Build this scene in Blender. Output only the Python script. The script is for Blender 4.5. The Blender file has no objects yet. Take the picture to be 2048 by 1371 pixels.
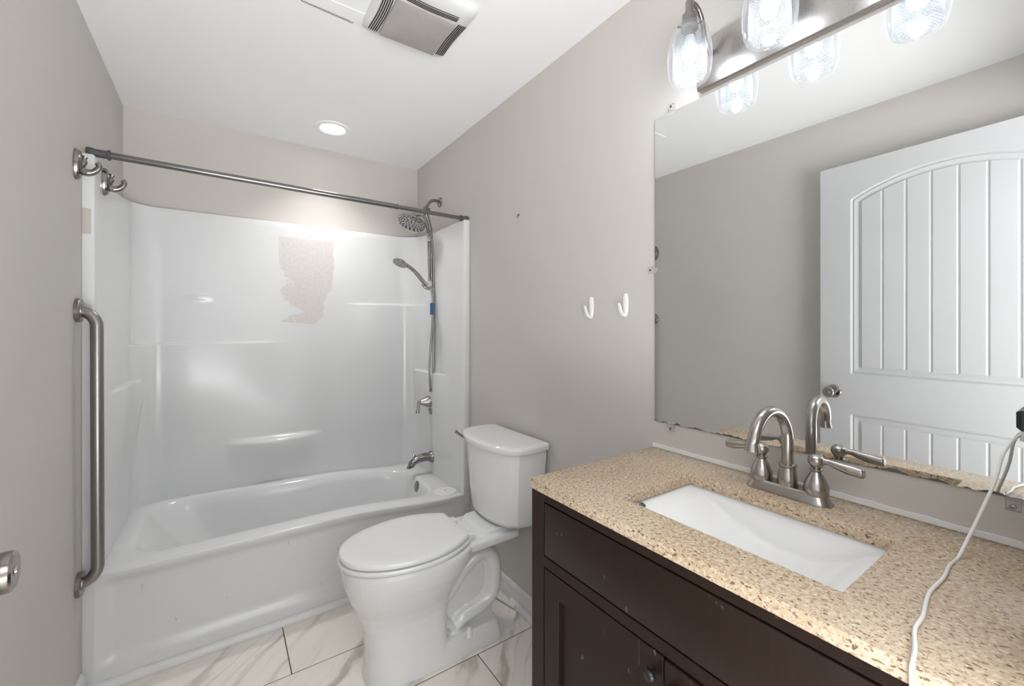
import bpy, bmesh, math, random
from mathutils import Vector, Matrix
random.seed(7)
sc = bpy.context.scene
COL = sc.collection
PI = math.pi

# ------------------------------------------------------------------ camera
CX0, CY0, CZ0 = 0.3994, 0.0, 1.279
YAW = math.atan(581/846)
cam = bpy.data.objects.new('camera', bpy.data.cameras.new('camera'))
COL.objects.link(cam)
cam.location = (CX0, CY0, CZ0)
cam.rotation_euler = (PI/2, 0, -YAW)
cam.data.sensor_fit = 'HORIZONTAL'
cam.data.sensor_width = 36.0
cam.data.lens = 846/2048*36
cam.data.shift_y = -(652-685.5)/2048*-1
cam.data.clip_start = 0.01
sc.camera = cam
# ------------------------------------------------------------------ world, exposure
w = bpy.data.worlds.new('world'); sc.world = w; w.use_nodes = True
# background glow for the unseen hallway; bright and dark bands invented as fill light
WORLD = 5.0
wt = w.node_tree; bg = wt.nodes['Background']; tc = wt.nodes.new('ShaderNodeTexCoord'); sx = wt.nodes.new('ShaderNodeSeparateXYZ')
cr_ = wt.nodes.new('ShaderNodeValToRGB'); mr = wt.nodes.new('ShaderNodeMapRange')
wt.links.new(tc.outputs['Generated'], sx.inputs[0]); wt.links.new(sx.outputs[2], mr.inputs[0]); mr.inputs[1].default_value = -1
wt.links.new(mr.outputs[0], cr_.inputs[0]); wt.links.new(cr_.outputs[0], bg.inputs[0])
el = cr_.color_ramp.elements
for p, v in ((.0, .15), (.10, .2), (.22, .8), (.37, 1.2), (.44, .28), (.50, .16), (.62, .07), (.72, .35)):
    e = el.new(p); e.color = (v*.965, v*.985, v, 1)
el.remove(el[-1]); el.remove(el[0])
bg.inputs[1].default_value = WORLD
sc.view_settings.view_transform = 'Standard'
sc.view_settings.look = 'None'
sc.view_settings.gamma = 1
sc.view_settings.exposure = 1.28
sc.view_settings.use_curve_mapping = False
BULB = 62.0        # emission of the three vanity bulbs
DOWN = 1.35        # emission of the recessed lamp

# room
W, D, H, Y0 = 1.524, 2.799, 2.365, 0.015

# ------------------------------------------------------------------ helpers
def tag(o, label=None, cat=None, group=None, kind=None):
    if label: o['label'] = label
    if cat: o['category'] = cat
    if group: o['group'] = group
    if kind: o['kind'] = kind
    return o
ORG = {}
def thing(name, label, cat, loc=(0, 0, 0), group=None, kind=None):
    o = bpy.data.objects.new(name, None); COL.objects.link(o)
    o.empty_display_size = 0.05
    o.location = loc; ORG[o] = Vector(loc)
    return tag(o, label, cat, group, kind)
def mesh_obj(name, bm, m, parent=None, smooth=True, angle=35, loc=None):
    """bm is in world coordinates; its origin becomes the root's base (or loc)"""
    org = ORG[parent] if parent is not None else Vector(loc or (0, 0, 0))
    bmesh.ops.remove_doubles(bm, verts=bm.verts, dist=1e-6)
    bmesh.ops.recalc_face_normals(bm, faces=bm.faces)
    bmesh.ops.translate(bm, verts=bm.verts, vec=-org)
    me = bpy.data.meshes.new(name); bm.to_mesh(me); bm.free()
    for mm in (m if isinstance(m, (list, tuple)) else [m]): me.materials.append(mm)
    if smooth:
        for p in me.polygons: p.use_smooth = True
        me.set_sharp_from_angle(angle=math.radians(angle))
    o = bpy.data.objects.new(name, me); COL.objects.link(o)
    if parent is not None:
        o.parent = parent
    else:
        o.location = org
    ORG[o] = org
    return o
def solo(name, bm, m, label=None, cat=None, group=None, kind=None, loc=None, **k):
    return tag(mesh_obj(name, bm, m, None, loc=loc, **k), label, cat, group, kind)
def struct(name, bm, m, **k):
    return tag(mesh_obj(name, bm, m, None, **k), kind='structure')
def B(): return bmesh.new()
def box(bm, x0, y0, z0, x1, y1, z1, bev=0, seg=2, mi=0):
    t = bmesh.new()
    vs = [t.verts.new((x, y, z)) for x in (x0, x1) for y in (y0, y1) for z in (z0, z1)]
    for f in ((0,1,3,2),(4,6,7,5),(0,4,5,1),(2,3,7,6),(0,2,6,4),(1,5,7,3)):
        t.faces.new([vs[i] for i in f])
    bmesh.ops.recalc_face_normals(t, faces=t.faces)
    if bev: bmesh.ops.bevel(t, geom=list(t.edges), offset=bev, segments=seg, profile=0.5, affect='EDGES')
    merge(bm, t, mi)
    return bm
def merge(bm, t, mi=0, mat=None):
    if mat is not None: bmesh.ops.transform(t, matrix=mat, verts=t.verts)
    d = {}
    for v in t.verts: d[v] = bm.verts.new(v.co)
    for f in t.faces:
        try:
            g = bm.faces.new([d[v] for v in f.verts]); g.material_index = mi
        except ValueError: pass
    t.free()
def grid(bm, rows, close=False, mi=0):
    R = [[bm.verts.new(p) for p in r] for r in rows]
    n = len(rows[0])
    for a, b in zip(R, R[1:]):
        for i in range(n if close else n-1):
            j = (i+1) % n
            f = bm.faces.new((a[i], a[j], b[j], b[i])); f.material_index = mi
    return R
def loft(bm, rows, cap0=True, cap1=True, mi=0):
    R = grid(bm, rows, True, mi)
    if cap0: bm.faces.new(R[0]).material_index = mi
    if cap1: bm.faces.new(R[-1]).material_index = mi
    return R
def cr(pts, n=8):
    P = [Vector(p) for p in pts]
    if len(P) < 3: return P
    out = []
    for i in range(len(P)-1):
        p0 = P[max(i-1, 0)]; p1 = P[i]; p2 = P[i+1]; p3 = P[min(i+2, len(P)-1)]
        for k in range(n):
            t = k/n
            out.append(0.5*((2*p1)+(-p0+p2)*t+(2*p0-5*p1+4*p2-p3)*t*t+(-p0+3*p1-3*p2+p3)*t**3))
    out.append(P[-1]); return out
def tube(bm, pts, r, n=14, sub=8, caps=True, flat=None, ref=None, mi=0):
    """r number or list per control point; flat=(a,b) scales the two cross axes"""
    P = cr(pts, sub) if sub > 1 else [Vector(p) for p in pts]
    m = len(pts)
    if isinstance(r, (int, float)): rr = [r]*len(P)
    else:
        rr = []
        for i in range(len(P)):
            t = i/(len(P)-1)*(m-1); k = min(int(t), m-2); f = t-k
            f = f*f*(3-2*f)
            rr.append(r[k]*(1-f)+r[k+1]*f)
    T = []
    for i in range(len(P)):
        a = P[max(i-1, 0)]; b = P[min(i+1, len(P)-1)]
        T.append((b-a).normalized())
    u = Vector(ref) if ref else (Vector((0, 0, 1)) if abs(T[0].z) < .9 else Vector((1, 0, 0)))
    rows = []
    for p, t, q in zip(P, T, rr):
        u = (u - t*u.dot(t)).normalized(); v = t.cross(u)
        fa, fb = flat or (1, 1)
        rows.append([p+u*(q*fa*math.cos(2*PI*k/n))+v*(q*fb*math.sin(2*PI*k/n)) for k in range(n)])
    loft(bm, rows, caps, caps, mi)
    return bm
def lathe(bm, prof, c=(0, 0, 0), axis=(0, 0, 1), n=32, sx=1, sy=1, mi=0, cap=True, ref=None):
    ax = Vector(axis).normalized()
    u = Vector(ref) if ref else (Vector((1, 0, 0)) if abs(ax.x) < .9 else Vector((0, 1, 0)))
    u = (u-ax*u.dot(ax)).normalized(); v = ax.cross(u); c = Vector(c)
    rows = [[c+ax*z+u*(max(r, 1e-5)*sx*math.cos(2*PI*k/n))+v*(max(r, 1e-5)*sy*math.sin(2*PI*k/n)) for k in range(n)] for r, z in prof]
    loft(bm, rows, cap, cap, mi)
    return bm
def ss(a, b, x):
    if a == b: return float(x >= b)
    t = min(1, max(0, (x-a)/(b-a))); return t*t*(3-2*t)
def rr(x0, y0, x1, y1, r, z=None, k=8, m=6):
    """rounded rectangle loop (counter-clockwise) with the same topology for every size; z number or f(x,y)"""
    r = min(r, (x1-x0)/2-1e-4, (y1-y0)/2-1e-4); pts = []
    cs = [(x1-r, y0+r, -90), (x1-r, y1-r, 0), (x0+r, y1-r, 90), (x0+r, y0+r, 180)]
    for i, (cx, cy, a0) in enumerate(cs):
        arc = [(cx+r*math.cos(math.radians(a0+90*j/k)), cy+r*math.sin(math.radians(a0+90*j/k))) for j in range(k+1)]
        pts += arc
        nx, ny, na = cs[(i+1) % 4]
        q = (nx+r*math.cos(math.radians(na)), ny+r*math.sin(math.radians(na))); p = arc[-1]
        for j in range(1, m): pts.append((p[0]+(q[0]-p[0])*j/m, p[1]+(q[1]-p[1])*j/m))
    if z is None: return pts
    return [(x, y, z(x, y) if callable(z) else z) for x, y in pts]

# ------------------------------------------------------------------ materials
class NT:
    def __init__(s, name):
        s.m = bpy.data.materials.new(name); s.m.use_nodes = True
        s.t = s.m.node_tree; s.n = s.t.nodes; s.l = s.t.links
        s.b = s.n['Principled BSDF']; s.out = s.n['Material Output']
    def add(s, typ, **k):
        x = s.n.new(typ)
        for a, v in k.items(): setattr(x, a, v)
        return x
    def lk(s, a, b): s.l.new(a, b)
    def math(s, op, a, b=None, c=None, clamp=False):
        x = s.add('ShaderNodeMath', operation=op); x.use_clamp = clamp
        for i, v in enumerate((a, b, c)):
            if v is None: continue
            if isinstance(v, (int, float)): x.inputs[i].default_value = v
            else: s.lk(v, x.inputs[i])
        return x.outputs[0]
    def mix(s, f, a, b):
        x = s.add('ShaderNodeMix', data_type='RGBA')
        for i, v in ((0, f), (6, a), (7, b)):
            if isinstance(v, (int, float)): x.inputs[i].default_value = v
            elif isinstance(v, tuple): x.inputs[i].default_value = (*v[:3], 1)
            else: s.lk(v, x.inputs[i])
        return x.outputs[2]
    def ramp(s, f, *st):
        x = s.add('ShaderNodeValToRGB'); e = x.color_ramp.elements
        while len(e) < len(st): e.new(0.5)
        for i, (p, c) in enumerate(st):
            e[i].position = p; e[i].color = (*c, 1) if isinstance(c, tuple) else (c, c, c, 1)
        s.lk(f, x.inputs[0]); return x.outputs[0]
    def obj(s): return s.add('ShaderNodeTexCoord').outputs['Object']
    def mapn(s, v, sc_=(1, 1, 1), loc=(0, 0, 0), rot=(0, 0, 0)):
        x = s.add('ShaderNodeMapping'); s.lk(v, x.inputs[0])
        x.inputs['Location'].default_value = loc; x.inputs['Rotation'].default_value = rot; x.inputs['Scale'].default_value = sc_
        return x.outputs[0]
    def noise(s, v, scale, detail=3, rough=.5, dist=0):
        x = s.add('ShaderNodeTexNoise'); s.lk(v, x.inputs['Vector'])
        x.inputs['Scale'].default_value = scale; x.inputs['Detail'].default_value = detail
        x.inputs['Roughness'].default_value = rough; x.inputs['Distortion'].default_value = dist
        return x.outputs['Fac']
    def bump(s, h, strength=.1, dist=.01):
        x = s.add('ShaderNodeBump'); x.inputs['Strength'].default_value = strength; x.inputs['Distance'].default_value = dist
        s.lk(h, x.inputs['Height']); s.lk(x.outputs[0], s.b.inputs['Normal']); return x
    def set(s, **k):
        for a, v in k.items():
            i = s.b.inputs[a.replace('_', ' ')]
            if isinstance(v, tuple): i.default_value = (*v[:3], 1)
            elif isinstance(v, (int, float)): i.default_value = v
            else: s.lk(v, i)
        return s

def simple(name, col, rough=.5, metal=0, spec=.5, var=.04, scale=6, bump=0, bscale=300):
    t = NT(name); o = t.obj()
    n = t.noise(o, scale, 4)
    c = t.mix(n, tuple(x*(1-var) for x in col), tuple(min(1, x*(1+var)) for x in col))
    t.set(Base_Color=c, Roughness=rough, Metallic=metal)
    t.b.inputs['Specular IOR Level'].default_value = spec
    if bump: t.bump(t.noise(o, bscale, 3), bump, .002)
    return t.m
def wall_mat(name, col):
    t = NT(name); o = t.obj()
    n = t.noise(o, 1.7, 4); n2 = t.noise(o, 14, 3)
    c = t.mix(n, tuple(x*.965 for x in col), tuple(x*1.035 for x in col))
    sp = t.ramp(t.noise(o, 38, 2, .7), (.0, 0), (.735, 0), (.75, 1))
    c = t.mix(t.math('MULTIPLY', sp, .18), c, tuple(x*.6 for x in col))
    t.set(Base_Color=c, Roughness=t.math('ADD', t.math('MULTIPLY', n2, .1), .50))
    t.b.inputs['Specular IOR Level'].default_value = .22
    t.bump(t.noise(o, 210, 3), .12, .0015)
    return t.m
M = {}
M['wall'] = wall_mat('taupe_wall_paint', (.565, .533, .50))
M['ceil'] = simple('ceiling_paint', (.90, .905, .91), .8, var=.015, bump=.05)
M['white'] = simple('white_trim_paint', (.74, .74, .735), .35, var=.05, scale=20)
M['door'] = simple('white_door_paint', (.54, .545, .55), .3, var=.02)
M['ceramic'] = simple('white_vitreous_china', (.76, .76, .755), .07, var=.01, spec=.6)
M['sinkwhite'] = simple('white_sink_glaze', (.86, .86, .855), .07, var=.005, spec=.6)
M['seat'] = simple('white_seat_plastic', (.79, .79, .78), .16, var=.01)
M['plastic'] = simple('white_plastic', (.82, .82, .80), .3, var=.02)
M['silicone'] = simple('white_silicone', (.78, .78, .77), .45, var=.03)
M['dark'] = simple('recess_shade_paint', (.02, .018, .017), .8)  # near-black paint for the shade inside the fan grille's openings
M['rubber'] = simple('dark_grey_rubber', (.075, .072, .07), .55)
M['black'] = simple('black_plastic', (.012, .012, .013), .3)
M['blue'] = simple('blue_label', (.02, .12, .36), .4)
M['hose'] = simple('metallic_hose', (.36, .345, .33), .3, 1.0, var=.1, scale=80)
M['lens'] = simple('dirty_lens_plastic', (.40, .375, .35), .45, var=.22, scale=9)
M['lensgrey'] = simple('grey_plastic', (.55, .56, .56), .3)
def metal(name, col, rough, brush=None):
    t = NT(name); o = t.obj()
    t.set(Base_Color=t.mix(t.noise(o, 12, 3), tuple(x*.88 for x in col), col), Metallic=1.0)
    if brush:
        n = t.noise(t.mapn(o, brush), 60, 4, .6)
        t.set(Roughness=t.math('ADD', t.math('MULTIPLY', n, .22), rough-.08)); pass
    else: t.set(Roughness=rough)
    return t.m
M['nickel'] = metal('brushed_nickel', (.43, .40, .37), .24)
M['nickel_dark'] = metal('satin_nickel_dark', (.30, .28, .262), .2)
M['chrome'] = metal('polished_nickel', (.40, .385, .37), .1)
M['rod'] = metal('rod_metal', (.25, .245, .24), .22)
M['plate'] = metal('brushed_plate', (.50, .47, .445), .27, (1, 40, 1))
M['steel'] = metal('brushed_grab_bar', (.33, .31, .29), .28, (1, 1, .1))

# gelcoat of the tub and surround, with the peeled adhesive patch on the back wall
t = NT('white_gelcoat'); o = t.obj()
sep = t.add('ShaderNodeSeparateXYZ'); t.lk(o, sep.inputs[0]); X, Y, Z = t.math('ADD', sep.outputs[0], .762), t.math('ADD', sep.outputs[1], 2.42), sep.outputs[2]
nz = t.noise(o, 16, 6, .62)
nn = t.math('SUBTRACT', nz, .5)
def fcurve(src, pts):
    c = t.add('ShaderNodeFloatCurve'); cv = c.mapping.curves[0]
    while len(cv.points) < len(pts): cv.points.new(.5, .5)
    for p, (a, b) in zip(cv.points, pts): p.location = (a, b); p.handle_type = 'VECTOR'
    c.mapping.update(); t.lk(src, c.inputs['Value']); return c.outputs[0]
zn = t.math('SUBTRACT', Z, 1.0)        # 0..1 for heights 1.0..2.0
Lc = fcurve(zn, [(0, .9), (.29, .9), (.305, .67), (.33, .70), (.36, .79), (.40, .73), (.44, .675), (.50, .68), (.53, .74), (.60, .70), (.64, .672), (.80, .668), (1, .668)])
Rc = fcurve(zn, [(0, .7), (.285, .86), (.33, .90), (.42, .915), (.50, .955), (.60, .968), (.80, .968), (1, .97)])
jag = t.math('MULTIPLY', nn, .16)
jr = t.math('MULTIPLY', nn, .045)
a = t.math('GREATER_THAN', X, t.math('ADD', Lc, t.math('MULTIPLY', jag, t.math('LESS_THAN', Z, 1.62))))
b = t.math('LESS_THAN', X, t.math('ADD', Rc, jr))
cc = t.math('LESS_THAN', Z, 1.795); dd = t.math('GREATER_THAN', Y, 2.7)
msk = t.math('MULTIPLY', t.math('MULTIPLY', a, b), t.math('MULTIPLY', cc, dd))
scr = t.ramp(t.noise(o, 90, 3, .7), (.3, .55), (.6, 1))
msk2 = t.math('MULTIPLY', msk, scr)
dirt = t.ramp(t.noise(t.mapn(o, (1, 1, .3)), 34, 4, .75), (0, 0), (.665, 0), (.69, 1))
low = t.math('LESS_THAN', Z, .34); fr = t.math('LESS_THAN', Y, 2.1)
base = t.mix(t.noise(o, 3, 3), (.70, .705, .71), (.73, .735, .735))
base = t.mix(t.math('MULTIPLY', t.math('MULTIPLY', dirt, .5), t.math('MULTIPLY', low, fr)), base, (.28, .27, .26))
# old tape residue on the left front flange
tp = t.math('MULTIPLY', t.math('LESS_THAN', X, .024), t.math('MULTIPLY', t.math('GREATER_THAN', Z, 1.60), t.math('LESS_THAN', Z, 1.69)))
base = t.mix(t.math('MULTIPLY', tp, .8), base, (.52, .46, .40))
base = t.mix(t.math('MULTIPLY', msk2, .9), base, (.60, .555, .52))
t.set(Base_Color=base, Roughness=t.math('ADD', t.math('MULTIPLY', msk2, .40), .17))
t.bump(t.noise(o, 5, 2), .035, .02)
M['gel'] = t.m

# marble look floor tile: UV gives per tile offsets
t = NT('marble_look_tile')
uv = t.add('ShaderNodeUVMap'); uv.uv_map = 'tile'
v = t.mapn(t.mapn(uv.outputs[0], rot=(0, 0, -.80)), (.42, 1.0, 1))
wv = t.add('ShaderNodeTexWave', wave_type='BANDS', bands_direction='Y')
t.lk(v, wv.inputs[0]); wv.inputs['Scale'].default_value = 2.3; wv.inputs['Distortion'].default_value = 5.5
wv.inputs['Detail'].default_value = 5; wv.inputs['Detail Scale'].default_value = 1.7; wv.inputs['Detail Roughness'].default_value = .62
vein = t.ramp(wv.outputs['Fac'], (0, 1), (.03, .75), (.09, .22), (.24, 0))
fade = t.ramp(t.noise(v, 5.5, 4), (.40, .05), (.60, 1))
vn = t.math('MULTIPLY', vein, fade)
w2 = t.add('ShaderNodeTexWave', wave_type='BANDS', bands_direction='Y')
t.lk(t.mapn(v, (1, 1, 1), loc=(4, 2.2, 0), rot=(0, 0, .15)), w2.inputs[0]); w2.inputs['Scale'].default_value = 5.5; w2.inputs['Distortion'].default_value = 8
w2.inputs['Detail'].default_value = 4; w2.inputs['Detail Scale'].default_value = 1.2
v2 = t.math('MULTIPLY', t.ramp(w2.outputs['Fac'], (0, .6), (.05, .2), (.14, 0)), t.ramp(t.noise(v, 4.1, 3), (.48, 0), (.62, 1)))
th = t.noise(t.mapn(v, (1, 3, 1)), 6, 5, .6)
cloud = t.ramp(th, (.48, 0), (.8, 1))
base = t.mix(t.noise(uv.outputs[0], 1.3, 3), (.84, .76, .68), (.86, .82, .77))
base = t.mix(t.math('MULTIPLY', cloud, .16), base, (.52, .47, .41))
base = t.mix(t.math('MULTIPLY', vn, .72), base, (.38, .325, .275))
base = t.mix(t.math('MULTIPLY', v2, .6), base, (.42, .36, .30))
spk = t.ramp(t.noise(uv.outputs[0], 60, 3, .7), (0, 0), (.71, 0), (.73, 1))
base = t.mix(t.math('MULTIPLY', spk, .35), base, (.36, .28, .2))
t.set(Base_Color=base, Roughness=.28)
M['tile'] = t.m
M['grout'] = simple('dark_grout', (.11, .085, .065), .85, var=.2, scale=30)

# beige granite
t = NT('beige_granite'); o = t.obj()
n1 = t.noise(o, 3.5, 4, .6)
base = t.mix(t.ramp(n1, (.35, 0), (.68, 1)), (.47, .34, .215), (.55, .435, .315))
n2 = t.noise(t.mapn(o, (1, 1, 1), rot=(0, 0, .6)), 150, 3, .6)
base = t.mix(t.ramp(n2, (.48, 0), (.64, .8)), base, (.70, .61, .49))
n3 = t.noise(t.mapn(o, (1.0, .55, 1), rot=(0, 0, .5)), 230, 2, .55)
base = t.mix(t.ramp(n3, (.585, 0), (.645, .95)), base, (.13, .085, .055))
n4 = t.noise(t.mapn(o, (.7, 1, 1), rot=(0, 0, -.4), loc=(3, 1, 2)), 190, 3, .6)
base = t.mix(t.ramp(n4, (.55, 0), (.64, .75)), base, (.36, .23, .13))
# faint soap ring
ctr = (1.386, .185)
sx = t.add('ShaderNodeSeparateXYZ'); t.lk(o, sx.inputs[0])
dx = t.math('MULTIPLY', t.math('SUBTRACT', sx.outputs[0], ctr[0]), 1.0); dy = t.math('MULTIPLY', t.math('SUBTRACT', sx.outputs[1], ctr[1]), 1.5)
rad = t.math('SQRT', t.math('ADD', t.math('MULTIPLY', dx, dx), t.math('MULTIPLY', dy, dy)))
ring = t.math('LESS_THAN', t.math('ABSOLUTE', t.math('SUBTRACT', rad, t.math('ADD', .022, t.math('MULTIPLY', t.noise(o, 30, 2), .008)))), .0011)
ring = t.math('MULTIPLY', ring, t.ramp(t.noise(o, 60, 2), (.4, .1), (.55, .9)))
base = t.mix(t.math('MULTIPLY', ring, .7), base, (.85, .82, .78))
t.set(Base_Color=base, Roughness=t.math('ADD', t.math('MULTIPLY', n2, .1), .17))
t.b.inputs['Specular IOR Level'].default_value = .35
M['granite'] = t.m

# espresso wood
t = NT('espresso_stained_wood'); o = t.obj()
g = t.noise(t.mapn(o, (14, 14, 1.2)), 8, 5, .6)
base = t.mix(g, (.0135, .0075, .0055), (.027, .0145, .0105))
chips = t.ramp(t.noise(t.mapn(o, (1, 1, .5), loc=(5, 5, 5)), 34, 2, .8), (0, 0), (.70, 0), (.72, 1))
base = t.mix(t.math('MULTIPLY', chips, .35), base, (.3, .24, .2))
t.set(Base_Color=base, Roughness=t.math('ADD', t.math('MULTIPLY', g, .15), .30))
t.b.inputs['Specular IOR Level'].default_value = .20
M['wood'] = t.m

# mirror
t = NT('silvered_mirror')
o = t.obj()
t.set(Base_Color=(.85, .86, .855), Metallic=1.0, Roughness=.012)
M['mirror'] = t.m
M['mirror_edge'] = simple('mirror_edge_black', (.10, .09, .085), .5, var=.5, scale=60)

# prismatic clear glass shade (UV: u round the shade, v down the shade)
t = NT('prismatic_glass')
uv = t.add('ShaderNodeUVMap'); uv.uv_map = 'uv'
su = t.add('ShaderNodeSeparateXYZ'); t.lk(uv.outputs[0], su.inputs[0]); U, V = su.outputs[0], su.outputs[1]
def tri(a_, b_): return t.math('ABSOLUTE', t.math('SINE', t.math('MULTIPLY', t.math('ADD' if b_ > 0 else 'SUBTRACT', t.math('MULTIPLY', U, 38.0), t.math('MULTIPLY', V, 20.0)), PI)))
dia = t.math('MULTIPLY', tri(1, 1), tri(1, -1))
V2 = t.math('SUBTRACT', V, 2.0)
zone = t.math('MULTIPLY', t.ramp(V2, (.14, 0), (.24, 1)), t.ramp(V2, (.93, 1), (.95, 0)))
zone = t.math('MULTIPLY', zone, t.math('GREATER_THAN', V, 1.5))
g = t.add('ShaderNodeBsdfGlossy'); g.inputs['Roughness'].default_value = .06; g.inputs['Color'].default_value = (1, 1, 1, 1)
tr = t.add('ShaderNodeBsdfTransparent'); tr.inputs[0].default_value = (.97, .98, .99, 1)
tl = t.add('ShaderNodeBsdfTranslucent'); tl.inputs[0].default_value = (.74, .78, .83, 1)
df = t.add('ShaderNodeBsdfDiffuse'); df.inputs[0].default_value = (.74, .78, .82, 1)
t.lk(t.mix(t.math('MULTIPLY', zone, t.math('SUBTRACT', 1.0, dia)), (.985, .99, 1.0), (.42, .46, .51)), tr.inputs[0])  # lattice lines tinted darker, painting in the refraction of the prisms
m1 = t.add('ShaderNodeMixShader'); m1.inputs[0].default_value = .5; t.lk(tl.outputs[0], m1.inputs[1]); t.lk(df.outputs[0], m1.inputs[2])
lw = t.add('ShaderNodeLayerWeight'); lw.inputs[0].default_value = .35
fac = t.math('ADD', .003, t.math('MULTIPLY', zone, t.math('MULTIPLY', t.math('SUBTRACT', 1.0, dia), .09)))
fac = t.math('ADD', fac, t.math('MULTIPLY', t.math('POWER', lw.outputs['Facing'], 2.2), .16), clamp=True)
m2 = t.add('ShaderNodeMixShader'); t.lk(fac, m2.inputs[0]); t.lk(tr.outputs[0], m2.inputs[1]); t.lk(m1.outputs[0], m2.inputs[2])
m3 = t.add('ShaderNodeMixShader'); t.lk(t.math('ADD', .03, t.math('MULTIPLY', lw.outputs['Fresnel'], .25)), m3.inputs[0]); t.lk(m2.outputs[0], m3.inputs[1]); t.lk(g.outputs[0], m3.inputs[2])
bp = t.add('ShaderNodeBump'); bp.inputs['Strength'].default_value = .6; bp.inputs['Distance'].default_value = .002
t.lk(t.math('MULTIPLY', dia, zone), bp.inputs['Height'])
for q in (g, tl, df): t.lk(bp.outputs[0], q.inputs['Normal'])
t.lk(m3.outputs[0], t.out.inputs[0])
M['glass'] = t.m
# clear plastic
t = NT('clear_plastic')
g = t.add('ShaderNodeBsdfGlossy'); g.inputs['Roughness'].default_value = .12
tr = t.add('ShaderNodeBsdfTransparent'); tr.inputs[0].default_value = (.99, .99, .99, 1)
df = t.add('ShaderNodeBsdfDiffuse'); df.inputs[0].default_value = (.85, .86, .86, 1)
m1 = t.add('ShaderNodeMixShader'); m1.inputs[0].default_value = .10; t.lk(tr.outputs[0], m1.inputs[1]); t.lk(df.outputs[0], m1.inputs[2])
lw = t.add('ShaderNodeLayerWeight'); lw.inputs[0].default_value = .12
m3 = t.add('ShaderNodeMixShader'); t.lk(lw.outputs['Fresnel'], m3.inputs[0]); t.lk(m1.outputs[0], m3.inputs[1]); t.lk(g.outputs[0], m3.inputs[2])
t.lk(m3.outputs[0], t.out.inputs[0])
M['clear'] = t.m
def emit(name, col, s):
    t = NT(name); e = t.add('ShaderNodeEmission'); e.inputs[0].default_value = (*col, 1); e.inputs[1].default_value = s
    t.lk(e.outputs[0], t.out.inputs[0]); return t.m
M['bulb'] = emit('lit_bulb', (.95, .975, 1.0), BULB)
M['down'] = emit('lit_lens', (1.0, .98, .95), 6.0 if DOWN else 0)

# ================================================================== SETTING
bm = B()      # floor: grout bed and individual tiles
box(bm, -.1, -1.4, -.05, W+.1, D+.05, -.0022, mi=1)
TX = 1e9
tiles = []
r0 = 1.437
for r in range(-10, 6):
    ya = r0+r*.305; yb = ya+.305
    off = .613 if (r % 2 == 1) else .308
    for c in range(-3, 4):
        xa = off+c*.61; xb = xa+.61
        x0, x1, y0, y1 = max(xa, -.05)+.0019, min(xb, W+.05)-.0019, max(ya, -1.35)+.0019, min(yb, D)-.0019
        if x1-x0 < .01 or y1-y0 < .01: continue
        cuts = [(x0, x1)]
        if r == 1 and x0 < .937 < x1: cuts = [(x0, .9365), (.9375, x1)]
        for p, q in cuts:
            box(bm, p, y0, -.002, q, y1, 0, bev=.0006, seg=1)
            tiles.append((xa, ya))
bm.faces.ensure_lookup_table()
uvl = bm.loops.layers.uv.new('tile')
for f in bm.faces:
    c = f.calc_center_median()
    r = math.floor((c.y-r0)/.305); off = .613 if (r % 2 == 1) else .308
    k = math.floor((c.x-off)/.61)
    rnd = random.Random(r*31+k*7+5); ox, oy = rnd.uniform(0, 9), rnd.uniform(0, 9)
    for l in f.loops: l[uvl].uv = (l.vert.co.x+ox, l.vert.co.y+oy)
me = bpy.data.meshes.new('floor'); bm.to_mesh(me); bm.free()
me.materials.append(M['tile']); me.materials.append(M['grout'])
fl = bpy.data.objects.new('floor', me); COL.objects.link(fl); tag(fl, kind='structure')

struct('ceiling', box(B(), -.1, -.14, H, W+.1, D+.1, H+.08), M['ceil'], smooth=False)
struct('wall_left', box(B(), -.1, -.12, -.02, 0, D+.1, H), M['wall'], smooth=False)
struct('wall_right', box(B(), W, -.12, -.02, W+.1, D+.1, H), M['wall'], smooth=False)
struct('wall_back', box(B(), 0, D, -.02, W, D+.1, H), M['wall'], smooth=False)
bm = B()          # front wall round the doorway
DX0, DX1, DH = .150, 1.085, 2.10
box(bm, 0, Y0-.115, -.02, DX0, Y0, H); box(bm, DX1, Y0-.115, -.02, W, Y0, H); box(bm, DX0, Y0-.115, DH, DX1, Y0, H)
struct('wall_front', bm, M['wall'], smooth=False)
bm = B()          # door casing
box(bm, DX0-.05, Y0, 0, DX0-.003, Y0+.008, DH+.05, .002); box(bm, DX1-.005, Y0, 0, DX1+.05, Y0+.008, DH+.05, .002)
box(bm, DX0-.003, Y0, DH-.004, DX1-.005, Y0+.008, DH+.05, .002)
struct('trim_3', bm, M['white'])

def baseboard(pts):   # profile (out, z)
    return [(0, 0), (.013, 0), (.013, .058), (.011, .064), (.0125, .070), (.009, .080), (.004, .086), (0, .087)]
bm = B()
rows = [[(W-a_, y, z) for a_, z in baseboard(0)] for y in (.86, 2.05)]
loft(bm, rows); struct('baseboard_right', bm, M['white'])
bm = B()
rows = [[(a_, y, z) for a_, z in baseboard(0)] for y in (.02, 2.035)]
loft(bm, rows); struct('baseboard_left', bm, M['white'])
bm = B()              # quarter round along the tub apron
rows = []
for x in (.022, 1.49):
    rows.append([(x, 2.052-.0005, 0)]+[(x, 2.051-.020*math.cos(a_*PI/12), .026*math.sin(a_*PI/12)+.001) for a_ in range(0, 7)])
loft(bm, rows); struct('trim_1', bm, M['white'])
bm = B()              # quarter round at the right wall foot, broken off behind the toilet
rows = []
for y in (.87, 1.62):
    rows.append([(W-.013, y, 0)]+[(W-.014-.018*math.cos(a_*PI/12), y, .02*math.sin(a_*PI/12)+.0005) for a_ in range(0, 7)])
loft(bm, rows); struct('trim_2', bm, M['white'])
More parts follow.
